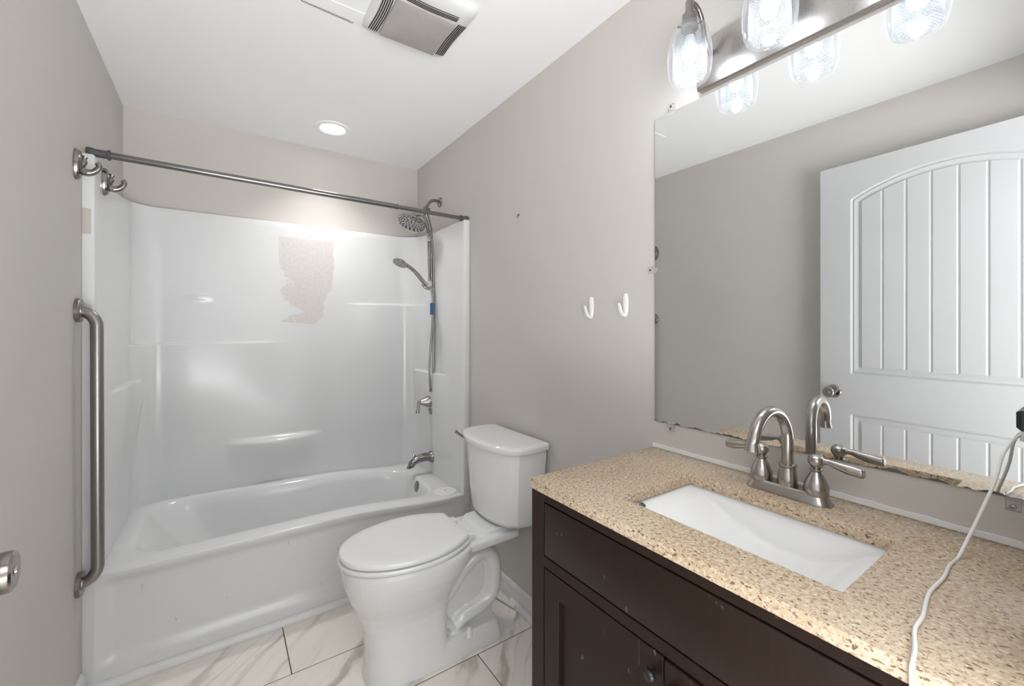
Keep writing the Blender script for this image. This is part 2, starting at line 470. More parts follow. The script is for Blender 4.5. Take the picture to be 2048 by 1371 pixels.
# bare white strip left on the wall where the backsplash was
bm = B(); 
ys = [.03+i*.0273 for i in range(31)]
rnd = random.Random(3)
top = [.9115+rnd.uniform(-.0012, .0012) for _ in ys]
rows = [[(W-.0035, y, .9005), (W-.0035, y, tz), (W-.0002, y, tz+.0005), (W-.0002, y, .9005)] for y, tz in zip(ys, top)]
loft(bm, rows); struct('trim_4', bm, M['white'])

# ------------------------------------------------------------------ door (open, against the left wall)
d0 = Vector((.105, .893, 0)); hinge = Vector((.162, -.018, 0))
dd_ = (d0-hinge); DL = dd_.length; dirn = dd_.normalized()      # hinge -> latch edge
nrm = Vector((dirn.y, -dirn.x, 0))                               # towards the room (+x)
th = .035
DT = 2.072
def dpt(u, z, out): p = d0-dirn*u+nrm*out; return (p.x, p.y, z)  # u from latch edge
def arch(u, zs, zp, half):   # top of an arched panel: u from the door's centre
    k = u/half; return zs+(zp-zs)*(1-k*k)
def door_h(u, z):
    """relief of the moulded door face (out of plane, metres)"""
    c = DL/2; du = abs(u-c)
    best = 0.0
    for (half, zb, zt_s, zt_p) in ((c-.128, 1.045, 1.895, 1.985), (c-.128, .20, .855, .855)):
        zt = arch(du, zt_s, zt_p, half) if du < half else zt_s
        e = min(half-du, z-zb, (zt-z))
        if e <= 0: continue
        # sticking: raised bead, then dip, then field
        if e < .008: h = -.009*ss(0, .008, e)
        elif e < .020: h = -.009+.004*ss(.008, .014, e)-.002*ss(.014, .020, e)
        elif e < .040: h = -.007-.004*ss(.020, .030, e)+.006*ss(.034, .040, e)
        else:
            h = -.005
            g_ = ((u-c+.0415) / .083); fr_ = abs(g_-round(g_))*.083
            if fr_ < .006: h -= .0045*(1-ss(.0015, .006, fr_))
        best = h
    return best
us = set([0, DL])
c = DL/2; HALF = c-.128
EO = (-.003, -.0006, 0, .004, .008, .011, .014, .017, .020, .025, .030, .034, .037, .040, .0406)
for s_ in (-1, 1):
    for e in EO: us.add(c+s_*(HALF-e))
for k in range(-6, 7):
    u0 = c-.0415+k*.083
    for e in (-.0066, -.006, -.004, -.0015, .0015, .004, .006, .0066):
        if .17 < u0+e < DL-.17: us.add(u0+e)
for i in range(37): us.add(.128+(DL-.256)*i/36)
us = sorted(us)
def top_of(u):
    du = abs(u-c); return arch(du, 1.895, 1.985, HALF) if du < HALF else 1.895
zrows = [lambda u: .008]
for e in EO: zrows.append(lambda u, e=e: .20+e)
for e in reversed(EO): zrows.append(lambda u, e=e: .855-e)
for e in EO: zrows.append(lambda u, e=e: 1.045+e)
for e in reversed(EO): zrows.append(lambda u, e=e: top_of(u)-e)
zrows.append(lambda u: DT)
door = tag(thing('door_1', None, None, (.13, .44, 0)), kind='structure')
bm = B()
front = [[dpt(u, zf(u), door_h(u, zf(u))) for u in us] for zf in zrows]
grid(bm, front)
# back and edges
bk = [[dpt(u, z, -th) for u in (0, DL)] for z in (.008, DT)]
grid(bm, bk)
for (ua, ub, za, zb) in ((0, 0, .008, DT), (DL, DL, .008, DT), (0, DL, .008, .008), (0, DL, DT, DT)):
    q = [dpt(ua, za, 0), dpt(ub, zb, 0), dpt(ub, zb, -th), dpt(ua, za, -th)]
    bm.faces.new([bm.verts.new(p) for p in q])
mesh_obj('door_panel', bm, M['door'], door, angle=50)
def knob(name, side):
    o_ = 0 if side > 0 else -th
    c_ = d0-dirn*.060; base_ = Vector((c_.x, c_.y, .955))+nrm*o_
    ax = nrm*side
    bm = B(); lathe(bm, [(.032, 0), (.032, .003), (.028, .007), (.014, .010), (.012, .022), (.0135, .027), (.019, .031), (.0245, .040), (.0262, .052), (.0262, .060), (.025, .063)], base_, ax, 32)
    kn = mesh_obj(name, bm, M['nickel_dark'], door)
    bm = B(); lathe(bm, [(.0252, .0625), (.022, .0655), (.007, .0655), (.006, .0675), (0, .0675)], base_, ax, 32)
    mesh_obj('knob_face', bm, M['nickel'], kn)
knob('door_knob', 1); 
bm = B(); lathe(bm, [(.030, 0), (.030, .004), (.014, .010), (.012, .025), (.024, .036), (.024, .048), (0, .05)], Vector((*(d0-dirn*.060).xy, .955))-nrm*th, -nrm, 24)
mesh_obj('door_knob', bm, M['nickel_dark'], door)
for hz in (.2, 1.03, 1.87):
    bm = B(); p = hinge-nrm*.0+nrm*.004+dirn*.004
    lathe(bm, [(.0055, 0), (.0055, .088)], (p.x, p.y, hz), (0, 0, 1), 12); mesh_obj('hinge', bm, M['nickel_dark'], door)

# ================================================================== TUB AND SURROUND (one moulded unit)
unit = thing('tub_shower_unit', 'white moulded bathtub and shower surround filling the alcove, adhesive patch on its back wall', 'bathtub', (.762, 2.42, 0))
def zrim(x): return .402-.038*ss(.85, 1.42, x)
bm = B()
def rimz(dz): return lambda x, y: zrim(x)+dz
def shape(loop, f): return [f(*p) for p in loop]
def back_adj(x, y, z):   # the back edge of the well wanders like the moulded ledge
    if y > 2.5:
        k = ss(2.5, 2.70, y)
        y -= k*(.055*ss(.25, .75, x)+.03*ss(1.0, 1.35, x))
    return (x, y, z)
L = []
L.append(rr(.036, 2.056, 1.488, 2.762, .03, rimz(-.006), m=14))
L.append(rr(.044, 2.066, 1.480, 2.758, .04, rimz(.0), m=14))
L.append(shape(rr(.092, 2.142, 1.385, 2.752, .13, rimz(.0), m=14), back_adj))
L.append(shape(rr(.104, 2.156, 1.374, 2.742, .13, rimz(-.004), m=14), back_adj))
L.append(shape(rr(.116, 2.168, 1.366, 2.730, .13, rimz(-.016), m=14), back_adj))
L.append(shape(rr(.145, 2.180, 1.356, 2.716, .13, rimz(-.06), m=14), back_adj))
L.append(shape(rr(.235, 2.198, 1.340, 2.70, .13, .22, m=14), back_adj))
L.append(shape(rr(.300, 2.215, 1.322, 2.68, .13, .12, m=14), back_adj))
L.append(shape(rr(.345, 2.235, 1.300, 2.66, .12, .085, m=14), back_adj))
L.append(shape(rr(.40, 2.27, 1.26, 2.62, .10, .075, m=14), back_adj))
loft(bm, L, cap0=False)
# apron with a recessed field
xs = [.0006, .012, .022, .030, .034]+[.034+.06*i/8 for i in range(1, 9)]+[.094+i*(1.33-.094)/20 for i in range(1, 21)]+[1.33+.16*i/12 for i in range(1, 13)]+[1.500, 1.512, 1.522]
rows = []
for k in range(34):
    if k < 10: z = .013*k
    else: z = .117+(k-9)*(.285/24)
    row = []
    for x in xs:
        zt = zrim(x)-.008
        zz = z*zt/.402
        wx = ss(.028, .085, x)*(1-ss(1.37, 1.49, x))
        wz = ss(.072, .098, zz)*(1-ss(.352, .396, zz*.402/zt))
        y = 2.052+.020*wx*wz
        row.append((x, y, zz))
    rows.append(row)
rows.append([(min(max(x, .03), 1.494), 2.0535, zrim(x)-.003) for x in xs])
rows.append([(min(max(x, .03), 1.494), 2.0580, zrim(x)-.0005) for x in xs])
rows.append([(min(max(x, .036), 1.488), 2.070, zrim(x)+.0002) for x in xs])
grid(bm, rows)
tub = mesh_obj('bathtub', bm, M['gel'], unit, angle=60)
bm = B(); lathe(bm, [(.036, 0), (.036, .004), (.030, .009), (.010, .011), (.0, .011)], (1.366, 2.405, .318), (-1, 0, .12), 32)
ov = mesh_obj('overflow_plate', bm, M['nickel_dark'], tub)
bm = B(); lathe(bm, [(.007, .010), (.007, .013), (0, .014)], (1.366, 2.405, .318), (-1, 0, .12), 12); mesh_obj('plate_screw', bm, M['chrome'], ov)
bm = B(); lathe(bm, [(.030, 0), (.030, .003), (.024, .004), (.022, .001), (0, .001)], (1.20, 2.43, .0755), (0, 0, 1), 24); mesh_obj('drain', bm, M['nickel_dark'], tub)

# surround walls
path = [(.0004, 2.086), (.0004, 2.0515), (.003, 2.0503), (.015, 2.0502), (.0255, 2.0502), (.0275, 2.0506), (.030, 2.0525), (.032, 2.0565), (.0325, 2.060), (.034, 2.080)]
for i in range(1, 25): path.append((.036+.009*i/24, 2.080+(2.655-2.080)*i/24))
for i in range(1, 13):
    a_ = PI-PI/2*i/12; path.append((.150+.105*math.cos(a_), 2.655+.105*math.sin(a_)))
NB = 90
for i in range(1, NB): path.append((.150+(1.380-.150)*i/NB, 2.760))
for i in range(0, 13):
    a_ = PI/2-PI/2*i/12; path.append((1.380+.105*math.cos(a_), 2.655+.105*math.sin(a_)))
for i in range(1, 25): path.append((1.485+.003*i/24, 2.655-(2.655-2.080)*i/24))
path += [(1.4895, 2.060), (1.490, 2.0565), (1.492, 2.0525), (1.495, 2.0506), (1.497, 2.0502), (1.51, 2.0502), (1.521, 2.0503), (1.5236, 2.0515), (1.5236, 2.086)]
nor = []
for i, p in enumerate(path):
    a_ = Vector(path[max(i-1, 0)]); b_ = Vector(path[min(i+1, len(path)-1)]); tt = (b_-a_).normalized()
    nor.append((tt.y, -tt.x))          # inward
def topz(x, y):
    if x < .2 and y < 2.75:
        return 1.882-.040*ss(2.07, 2.30, y)+.036*ss(2.42, 2.76, y)
    if x > 1.4: return 1.880-.016*(1-ss(2.5, 2.75, y))
    return 1.878
def ledge(z, z0, h, amt, zlow):
    if z >= z0+h: return 0
    if z >= z0: return amt*(1-ss(z0, z0+h, z))
    return amt*ss(zlow, z0-.01, z) if z > zlow else 0
def disp(x, y, z):
    d = 0
    if y > 2.70:
        d += ledge(z, 1.185, .012, .030*(1-ss(.25, .74, x)), .55)
        d += ledge(z, 1.415, .012, .030*ss(1.02, 1.30, x), .75)
        k = (x-.42)/(.91-.42)
        if 0 < k < 1: d += ledge(z, .632, .028, .040*math.sin(PI*k)**1.2, .44)
        k = (x-.24)/.14
        if 0 < k < 1: d += ledge(z, 1.447, .006, .006*math.sin(PI*k), 1.40)
    elif x < .3 and y > 2.12:
        d += ledge(z, 1.012, .012, .020*ss(2.20, 2.5, y), .60)
        d += ledge(z, 1.185, .012, .030*ss(2.60, 2.70, y), .55)
    elif x > 1.3 and y > 2.12:
        d += ledge(z, .985, .012, .020*ss(2.22, 2.40, y), .55)
        d += ledge(z, 1.415, .012, .030*ss(2.55, 2.70, y), .75)
    return d
zr = set([.355+(1.5-.355)*i/40 for i in range(41)])
for z0, h in ((1.185, .012), (1.415, .012), (.632, .028), (1.447, .006), (1.012, .012), (.985, .012)):
    for f in (-.04, -.025, -.014, -.007, 0): zr.add(z0+f)
    for f in (.25, .5, .75, 1.0): zr.add(z0+h*f)
    zr.add(z0+h+.006)
zr = sorted(zr)
rows = []
for z in zr:
    rows.append([(p[0]+n_[0]*disp(p[0], p[1], z), p[1]+n_[1]*disp(p[0], p[1], z), z) for p, n_ in zip(path, nor)])
for i in range(1, 13):
    f = i/12
    rows.append([(p[0], p[1], 1.5+(topz(*p)-.006-1.5)*f) for p in path])
rows.append([(p[0]-n_[0]*.003, p[1]-n_[1]*.003, topz(*p)-.001) for p, n_ in zip(path, nor)])
rows.append([(p[0]-n_[0]*.008, p[1]-n_[1]*.008, topz(*p)) for p, n_ in zip(path, nor)])
def outer(p):
    x, y = p
    if y > 2.655 or (.15 <= x <= 1.38):
        return (min(max(x+(x-.762)*.06, .0005), 1.5235), D-.0005)
    return ((.0005 if x < .7 else 1.5235), min(max(y, 2.06), 2.70))
rows.append([(*outer(p), topz(*p)) for p in path])
bm = B(); grid(bm, rows)
# flanges down to the floor on each side
for xa, xb in ((.0004, .030), (1.494, 1.5236)):
    rows = [[(xa, 2.07, z), (xa, 2.052, z), (xb, 2.050, z), (xb, 2.07, z)] for z in (.002, .36)]
    loft(bm, rows)
mesh_obj('surround_wall', bm, M['gel'], unit, angle=60)

# round silicone drain cover lying on the tub corner
bm = B(); zc_ = zrim(1.405)
lathe(bm, [(.066, 0), (.066, .003), (.060, .005), (.052, .0035), (.048, .0055), (.034, .0062), (.031, .0045), (.027, .0075), (.012, .009), (.010, .0065), (0, .0065)], (1.418, 2.137, zc_+.001), (0, 0, 1), 40, sx=.95, sy=.95)
o = solo('drain_cover', bm, M['silicone'], 'round white rubber drain stopper lying on the right front corner of the bathtub rim', 'drain stopper', loc=(1.418, 2.137, zc_))
bm = B(); lathe(bm, [(.006, .0065), (.006, .010), (0, .011)], (1.418, 2.137, zc_), (0, 0, 1), 12); mesh_obj('pull_knob', bm, M['lensgrey'], o)

# ------------------------------------------------------------------ tub spout, valve
sp = thing('tub_spout', 'brushed nickel tub spout with diverter knob on the right surround wall above the rim', 'faucet', (1.486, 2.474, .462))
bm = B(); lathe(bm, [(.036, 0), (.036, .004), (.031, .012), (.028, .018), (.0, .018)], (1.4865, 2.474, .462), (-1, 0, 0), 28); mesh_obj('flange', bm, M['nickel_dark'], sp)
bm = B(); tube(bm, [(1.478, 2.474, .462), (1.44, 2.476, .466), (1.40, 2.478, .460), (1.368, 2.480, .446), (1.354, 2.481, .424)], [.026, .025, .0225, .021, .0215], 22, 8)
lathe(bm, [(.0235, 0), (.0235, .006)], (1.352, 2.481, .418), (-.25, 0, .97), 22); mesh_obj('spout_body', bm, M['nickel_dark'], sp)
bm = B(); lathe(bm, [(.004, 0), (.004, .016), (.009, .018), (.0095, .022), (.006, .025), (0, .025)], (1.374, 2.479, .465), (0, 0, 1), 16); mesh_obj('diverter_knob', bm, M['chrome'], sp)

va = thing('shower_valve', 'oval brushed nickel shower valve plate with lever handle on the right surround wall', 'shower valve', (1.4855, 2.475, .806))
bm = B(); lathe(bm, [(1.0, 0), (1.0, .003), (.95, .006), (.6, .010), (0, .011)], (1.4860, 2.475, .806), (-1, 0, 0), 48, sx=.078, sy=.098, ref=(0, 1, 0)); mesh_obj('valve_plate', bm, M['nickel_dark'], va)
bm = B(); lathe(bm, [(.038, .006), (.036, .018), (.032, .030), (.024, .050), (.015, .068), (.011, .078), (.012, .086), (.0, .088)], (1.4855, 2.475, .808), (-1, 0, 0), 28); hb = mesh_obj('valve_hub', bm, M['nickel'], va)
bm = B(); tube(bm, [(1.404, 2.472, .822), (1.400, 2.472, .805), (1.397, 2.472, .775), (1.392, 2.472, .745)], [.008, .0095, .008, .0125], 16, 6); mesh_obj('lever', bm, M['nickel'], va)
for dz in (-.07, .07):
    bm = B(); lathe(bm, [(.007, .005), (.007, .009), (0, .0095)], (1.4855, 2.475, .806+dz), (-1, 0, 0), 14); mesh_obj('plate_screw', bm, M['chrome'], va)

# ------------------------------------------------------------------ shower head combo
YS = 2.43
sh = thing('rain_shower', 'round polished rain shower head on bent arm with slotted bracket, on right wall over surround', 'shower head', (1.524, YS, 2.05))
bm = B(); lathe(bm, [(.031, 0), (.030, .004), (.024, .009), (.012, .012), (0, .012)], (1.5238, YS, 2.052), (-1, 0, 0), 28); mesh_obj('escutcheon', bm, M['nickel_dark'], sh)
bm = B(); tube(bm, [(1.522, YS, 2.052), (1.495, YS, 2.057), (1.468, YS, 2.052), (1.446, YS, 2.030), (1.432, YS, 2.004)], .0095, 16, 8); mesh_obj('shower_arm', bm, M['nickel_dark'], sh)
bm = B(); t_ = B(); box(t_, -.020, -.017, -.020, .020, .017, .020, .005)
merge(bm, t_, 0, Matrix.Translation((1.430, YS, 1.985)) @ Matrix.Rotation(.35, 4, 'Y'))
lathe(bm, [(.014, 0), (.014, .022), (.012, .026)], (1.418, YS, 1.972), (-.55, 0, -.8), 18)
mesh_obj('diverter', bm, M['nickel_dark'], sh)
hn = Vector((-.36, -.16, -.91)).normalized(); hc = Vector((1.338, YS, 1.897))
bm = B(); lathe(bm, [(.012, -.048), (.014, -.036), (.020, -.026), (.050, -.018), (.082, -.010), (.087, -.002), (.086, .004), (.079, .007), (.0, .008)], hc, hn, 40)
hd = mesh_obj('head_body', bm, M['chrome'], sh)
bm = B(); tube(bm, [tuple(hc-hn*.044), tuple(hc-hn*.058), (1.404, YS, 1.958), (1.417, YS, 1.966)], [.012, .012, .012, .013], 16, 4); mesh_obj('ball_joint', bm, M['chrome'], sh)
bm = B()
u_ = hn.cross(Vector((0, 1, 0))).normalized(); v_ = hn.cross(u_)
for rad_, cnt, len_ in ((.016, 5, .006), (.032, 9, .0075), (.048, 12, .008), (.062, 15, .008), (.074, 18, .007)):
    for k in range(cnt):
        a_ = 2*PI*k/cnt+rad_*40; len_ = .012 if k % 2 else .009
        rd = u_*math.cos(a_)+v_*math.sin(a_); tg = -u_*math.sin(a_)+v_*math.cos(a_)
        q = (rd+tg*.9).normalized(); c_ = hc+hn*.0072+rd*rad_
        lathe(bm, [(1, 0), (.9, .0018), (0, .0022)], c_, hn, 8, sx=len_*.5, sy=.0037, ref=q)
mesh_obj('nozzles', bm, M['black'], hd)
bm = B()
tube(bm, [(1.428, YS, 1.962), (1.443, YS, 1.925), (1.457, YS, 1.86), (1.462, YS, 1.78), (1.463, YS, 1.68), (1.463, YS, 1.60), (1.462, YS, 1.555)], [.010, .0095, .009, .008, .0075, .0075, .009], 14, 8, flat=(1, 1.2))
tube(bm, [(1.419, YS-.002, 1.955), (1.430, YS-.002, 1.915), (1.441, YS-.002, 1.87), (1.444, YS-.002, 1.80), (1.446, YS-.002, 1.70), (1.449, YS-.002, 1.60), (1.452, YS-.002, 1.555)], [.009, .009, .009, .006, .0055, .0055, .007], 14, 8)
box(bm, 1.436, YS-.009, 1.80, 1.464, YS+.007, 1.868, .004)
mesh_obj('slide_bracket', bm, M['chrome'], sh)
hh = thing('handheld_shower', 'polished handheld shower wand docked on the bracket, its metal hose looping down to the valve', 'hand shower', (1.45, YS, 1.54))
bm = B(); box(bm, 1.434, YS-.016, 1.520, 1.462, YS+.012, 1.556, .005); mesh_obj('dock', bm, M['lensgrey'], hh)
bm = B(); tube(bm, [(1.408, YS, 1.535), (1.422, YS-.004, 1.515), (1.445, YS-.006, 1.508), (1.462, YS-.004, 1.516), (1.468, YS, 1.545), (1.466, YS, 1.57)], [.007, .008, .008, .008, .007, .006], 12, 6); mesh_obj('dock_hook', bm, M['chrome'], hh)
bm = B(); tube(bm, [(1.432, YS-.008, 1.530), (1.405, YS-.010, 1.552), (1.375, YS-.012, 1.585), (1.345, YS-.014, 1.612), (1.318, YS-.016, 1.630), (1.292, YS-.018, 1.640)], [.010, .0125, .0125, .011, .0105, .015], 18, 8); mesh_obj('handle', bm, M['chrome'], hh)
bm = B(); n2_ = Vector((-.42, -.12, -.9)).normalized(); c2_ = Vector((1.262, YS-.02, 1.651))
lathe(bm, [(.0, -.014), (.020, -.013), (.038, -.006), (.045, .002), (.044, .009), (.040, .012), (0, .012)], c2_, n2_, 30); s2 = mesh_obj('spray_head', bm, M['chrome'], hh)
bm = B()
uu = n2_.cross(Vector((0, 1, 0))).normalized(); vv = n2_.cross(uu)
for rad_, cnt in ((.010, 5), (.021, 9), (.033, 14)):
    for k in range(cnt):
        a_ = 2*PI*k/cnt
        lathe(bm, [(.0026, 0), (.002, .0025), (0, .003)], c2_+n2_*.0115+(uu*math.cos(a_)+vv*math.sin(a_))*rad_, n2_, 6)
mesh_obj('nozzles', bm, M['black'], s2)
bm = B(); tube(bm, [(1.45, YS-.008, 1.520), (1.462, YS-.012, 1.49), (1.4685, YS-.014, 1.44), (1.467, YS-.014, 1.316), (1.456, YS-.014, 1.162), (1.448, YS-.012, 1.024), (1.452, YS-.01, .95), (1.461, YS+.004, .892), (1.466, YS+.02, .878), (1.472, YS+.02, .905), (1.4755, YS+.0, 1.007), (1.4775, YS-.006, 1.161), (1.478, YS-.006, 1.316), (1.478, YS-.006, 1.46), (1.4775, YS-.004, 1.596), (1.474, YS-.002, 1.75), (1.466, YS, 1.86), (1.450, YS, 1.93), (1.436, YS, 1.968)], .0068, 12, 10)
hs = mesh_obj('hose', bm, M['hose'], hh)
bm = B(); box(bm, 1.446, YS-.026, 1.349, 1.468, YS-.0235, 1.421, .0004); tagm = mesh_obj('hose_tag', bm, M['blue'], hs); tagm['label'] = 'blue tag wrapped on the hose'

# ------------------------------------------------------------------ curtain rod
rod = thing('curtain_rod', 'dark metal tension shower curtain rod spanning the alcove just above the surround', 'curtain rod', (.762, 2.10, 1.89))
P0 = Vector((.001, 2.112, 1.905)); P1 = Vector((W-.001, 2.068, 1.870)); dv = (P1-P0)
def rp(f): return P0+dv*f
dn = dv.normalized()
bm = B(); lathe(bm, [(.0125, 0), (.0125, dv.length*.70)], rp(.04), dn, 24); mesh_obj('outer_tube', bm, M['rod'], rod)
bm = B(); lathe(bm, [(.0105, 0), (.0105, dv.length*.26)], rp(.72), dn, 24); mesh_obj('inner_tube', bm, M['rod'], rod)
bm = B(); lathe(bm, [(.0135, 0), (.0135, .004)], rp(.74), dn, 24); mesh_obj('collar', bm, M['rod'], rod)
bm = B(); lathe(bm, [(.0155, 0), (.0165, .004), (.0165, .016), (.0140, .020), (.0140, .055), (.0185, .057), (.0185, .063), (.0, .063)], P0, dn, 20); mesh_obj('end_cap', bm, M['rubber'], rod)
bm = B(); lathe(bm, [(.0155, 0), (.0165, .004), (.0165, .016), (.0135, .020), (.0130, .040), (.0165, .042), (.0165, .047), (.0, .047)], P1, -dn, 20); mesh_obj('end_cap', bm, M['rubber'], rod)

# ------------------------------------------------------------------ grab bar
gb = thing('grab_bar', 'long brushed steel vertical grab bar on the left wall beside the tub', 'grab bar', (0, 1.992, .41))
xg = .050; ya, yb = 1.985, 1.998; za, zb = 1.332, .410
bm = B(); R_ = .052
pts = [(.003, ya, za)]
for i in range(9):
    a_ = PI/2*i/8; pts.append((xg-R_+R_*math.sin(a_), ya, za-R_+R_*math.cos(a_)))
pts.append((xg, (ya+yb)/2, (za+zb)/2))
for i in range(9):
    a_ = PI/2*i/8; pts.append((xg-R_+R_*math.cos(a_), yb, zb+R_-R_*math.sin(a_)))
pts.append((.003, yb, zb))
tube(bm, pts, .0175, 22, 1); mesh_obj('bar', bm, M['steel'], gb)
for y_, z_ in ((ya, za), (yb, zb)):
    bm = B(); lathe(bm, [(.040, 0), (.040, .010), (.038, .0125), (.021, .0125), (.0205, .015), (.0176, .015)], (.0005, y_, z_), (1, 0, 0), 36); mesh_obj('flange_cover', bm, M['steel'], gb)

# ------------------------------------------------------------------ metal robe hooks
def robe_hook(c, label):
    x, y, z = c
    r_ = thing('robe_hook', label, 'robe hook', c, 'metal robe hooks beside the shower')
    bm = B(); lathe(bm, [(1, 0), (1, .006), (.90, .0125), (.84, .013), (.64, .0185), (0, .020)], c, (1, 0, 0), 36, sx=.029, sy=.051, ref=(0, 1, 0)); mesh_obj('back_plate', bm, M['nickel_dark'], r_)
    bm = B(); tube(bm, [(x+.014, y, z-.018), (x+.028, y, z-.024), (x+.044, y, z-.019), (x+.056, y, z-.004), (x+.058, y, z+.008), (x+.053, y, z+.014)], [.0125, .0115, .0095, .0085, .0080, .0085], 16, 6)
    mesh_obj('lower_hook', bm, M['nickel_dark'], r_)
    bm = B(); tube(bm, [(x+.012, y, z-.004), (x+.020, y, z+.008), (x+.021, y, z+.020), (x+.024, y, z+.029)], [.013, .0100, .0075, .0080], 14, 6); mesh_obj('upper_prong', bm, M['nickel_dark'], r_)
robe_hook((.0, 1.972, 1.816), 'metal robe hook mounted on the painted left wall, nearest the doorway')
robe_hook((.0375, 2.158, 1.817), 'metal robe hook mounted on the white surround, just under the curtain rod end')

# ------------------------------------------------------------------ white adhesive hooks and small cup hook on the right wall
def white_hook(y, z, label):
    r_ = thing('adhesive_hook', label, 'wall hook', (W, y, z), 'white plastic adhesive wall hooks')
    bm = B(); 
    rows = []
    for f, hw_, zz in ((0, .003, .040), (.1, .0085, .037), (.3, .0115, .025), (.5, .0125, .005), (.75, .0115, -.018), (.92, .0075, -.034), (1, .003, -.040)):
        rows.append([(W-.0005, y+hw_*math.cos(a_*PI/6), z+zz) if math.sin(a_*PI/6) <= 0 else (W-.0005-.006*math.sin(a_*PI/6), y+hw_*math.cos(a_*PI/6), z+zz) for a_ in range(12)])
    loft(bm, rows); mesh_obj('back_plate', bm, M['plastic'], r_)
    bm = B(); tube(bm, [(W-.005, y, z-.030), (W-.014, y, z-.034), (W-.024, y, z-.022), (W-.031, y, z-.004), (W-.034, y, z+.006)], [.010, .010, .0085, .007, .005], 14, 6, flat=(.42, 1)); mesh_obj('hook', bm, M['plastic'], r_)
white_hook(1.120, 1.347, 'white plastic adhesive hook on right wall, the one nearer the toilet')
white_hook(.960, 1.350, 'white plastic adhesive hook on right wall, the one nearer the mirror')
bm = B(); lathe(bm, [(.006, 0), (.006, .002), (.003, .004), (0, .005)], (W, 1.581, 1.789), (-1, 0, 0), 14)
tube(bm, [(W-.003, 1.581, 1.789), (W-.009, 1.581, 1.786), (W-.011, 1.581, 1.779), (W-.008, 1.581, 1.774), (W-.005, 1.581, 1.777)], .0014, 8, 5)
solo('cup_hook', bm, M['nickel_dark'], 'tiny dark metal cup hook alone high on the right wall above the toilet', 'wall hook', loc=(W, 1.581, 1.789))

# ================================================================== TOILET
YT = 1.565
to = thing('toilet', 'white two-piece elongated toilet with closed lid, tank against the right wall', 'toilet', (1.10, YT, 0))
def sec(z, xf, xr, hw, rear=.5, n=56, sq=2.2, cy=YT):
    """horizontal egg section: xf front, xr rear, hw half width; widest point at fraction `rear`"""
    xm = xf+(xr-xf)*rear; out = []
    for k in range(n):
        a_ = 2*PI*k/n; ca, sa = math.cos(a_), math.sin(a_)
        rx = (xr-xm) if ca > 0 else (xm-xf)
        kz = ss(.15, .27, z); e = 2/sq if ca < 0 else 2/(7-3.8*kz)
        out.append((xm+rx*math.copysign(abs(ca)**e, ca), cy+hw*math.copysign(abs(sa)**(2/2.3 if ca < 0 else 2/(5-2.7*kz)), sa), z))
    return out
bm = B()
# bowl and front pedestal
S = [sec(.000, .822, 1.135, .112, .55, sq=2.6), sec(.03, .824, 1.130, .109, .55, sq=2.6), sec(.10, .828, 1.122, .101, .55, sq=2.5), sec(.17, .824, 1.120, .098, .55, sq=2.4), sec(.21, .812, 1.130, .102, .55, sq=2.3),
     sec(.25, .798, 1.150, .116, .55), sec(.30, .774, 1.180, .140, .55), sec(.35, .757, 1.215, .160, .55), sec(.39, .748, 1.235, .171, .55), sec(.415, .745, 1.24, .175, .55), sec(.428, .748, 1.24, .172, .55), sec(.432, .757, 1.235, .165, .55)]
loft(bm, S)
# deck under the tank
loft(bm, [rr(1.13, YT-.118, 1.43, YT+.118, .03, .395), rr(1.12, YT-.128, 1.44, YT+.128, .03, .405), rr(1.12, YT-.128, 1.44, YT+.128, .03, .425), rr(1.14, YT-.120, 1.435, YT+.120, .025, .433)])
loft(bm, [rr(1.24, YT-.105, 1.45, YT+.105, .04, .425), rr(1.27, YT-.100, 1.46, YT+.100, .04, .452)])
# web between the trapway limbs
box(bm, 1.08, YT-.045, .0, 1.34, YT+.045, .37)
# trapway: up from the bowl foot, over and down to the outlet, forward again
tube(bm, [(1.07, YT, .20), (1.13, YT, .235), (1.21, YT, .305), (1.285, YT, .345), (1.335, YT, .315), (1.348, YT, .24), (1.330, YT, .165), (1.27, YT, .130), (1.195, YT, .112), (1.150, YT, .070)],
     [.046, .042, .038, .040, .042, .043, .044, .042, .041, .038], 20, 6, flat=(1, 1.95), ref=(-.3, 0, 1))
tube(bm, [(1.10, YT, .19), (1.115, YT, .13), (1.150, YT, .095)], [.028, .026, .026], 14, 6, flat=(1, 2.9), ref=(1, 0, 0))
# foot
loft(bm, [rr(1.00, YT-.112, 1.362, YT+.112, .035, .0), rr(1.00, YT-.110, 1.360, YT+.110, .035, .018), rr(1.00, YT-.099, 1.350, YT+.099, .03, .060), rr(1.00, YT-.092, 1.345, YT+.092, .03, .075)])
o = mesh_obj('bowl', bm, M['ceramic'], to, angle=180)
md = o.modifiers.new('remesh', 'REMESH'); md.mode = 'VOXEL'; md.voxel_size = .0036; md.use_smooth_shade = True
md = o.modifiers.new('smooth', 'SMOOTH'); md.factor = .5; md.iterations = 7
for s_ in (-1, 1):
    bm = B(); lathe(bm, [(.0135, 0), (.0125, .006), (.0105, .022), (.007, .031), (0, .034)], (1.205, YT+s_*.093, .058), (0, 0, 1), 20, sx=1.1); mesh_obj('bolt_cap', bm, M['plastic'], to)
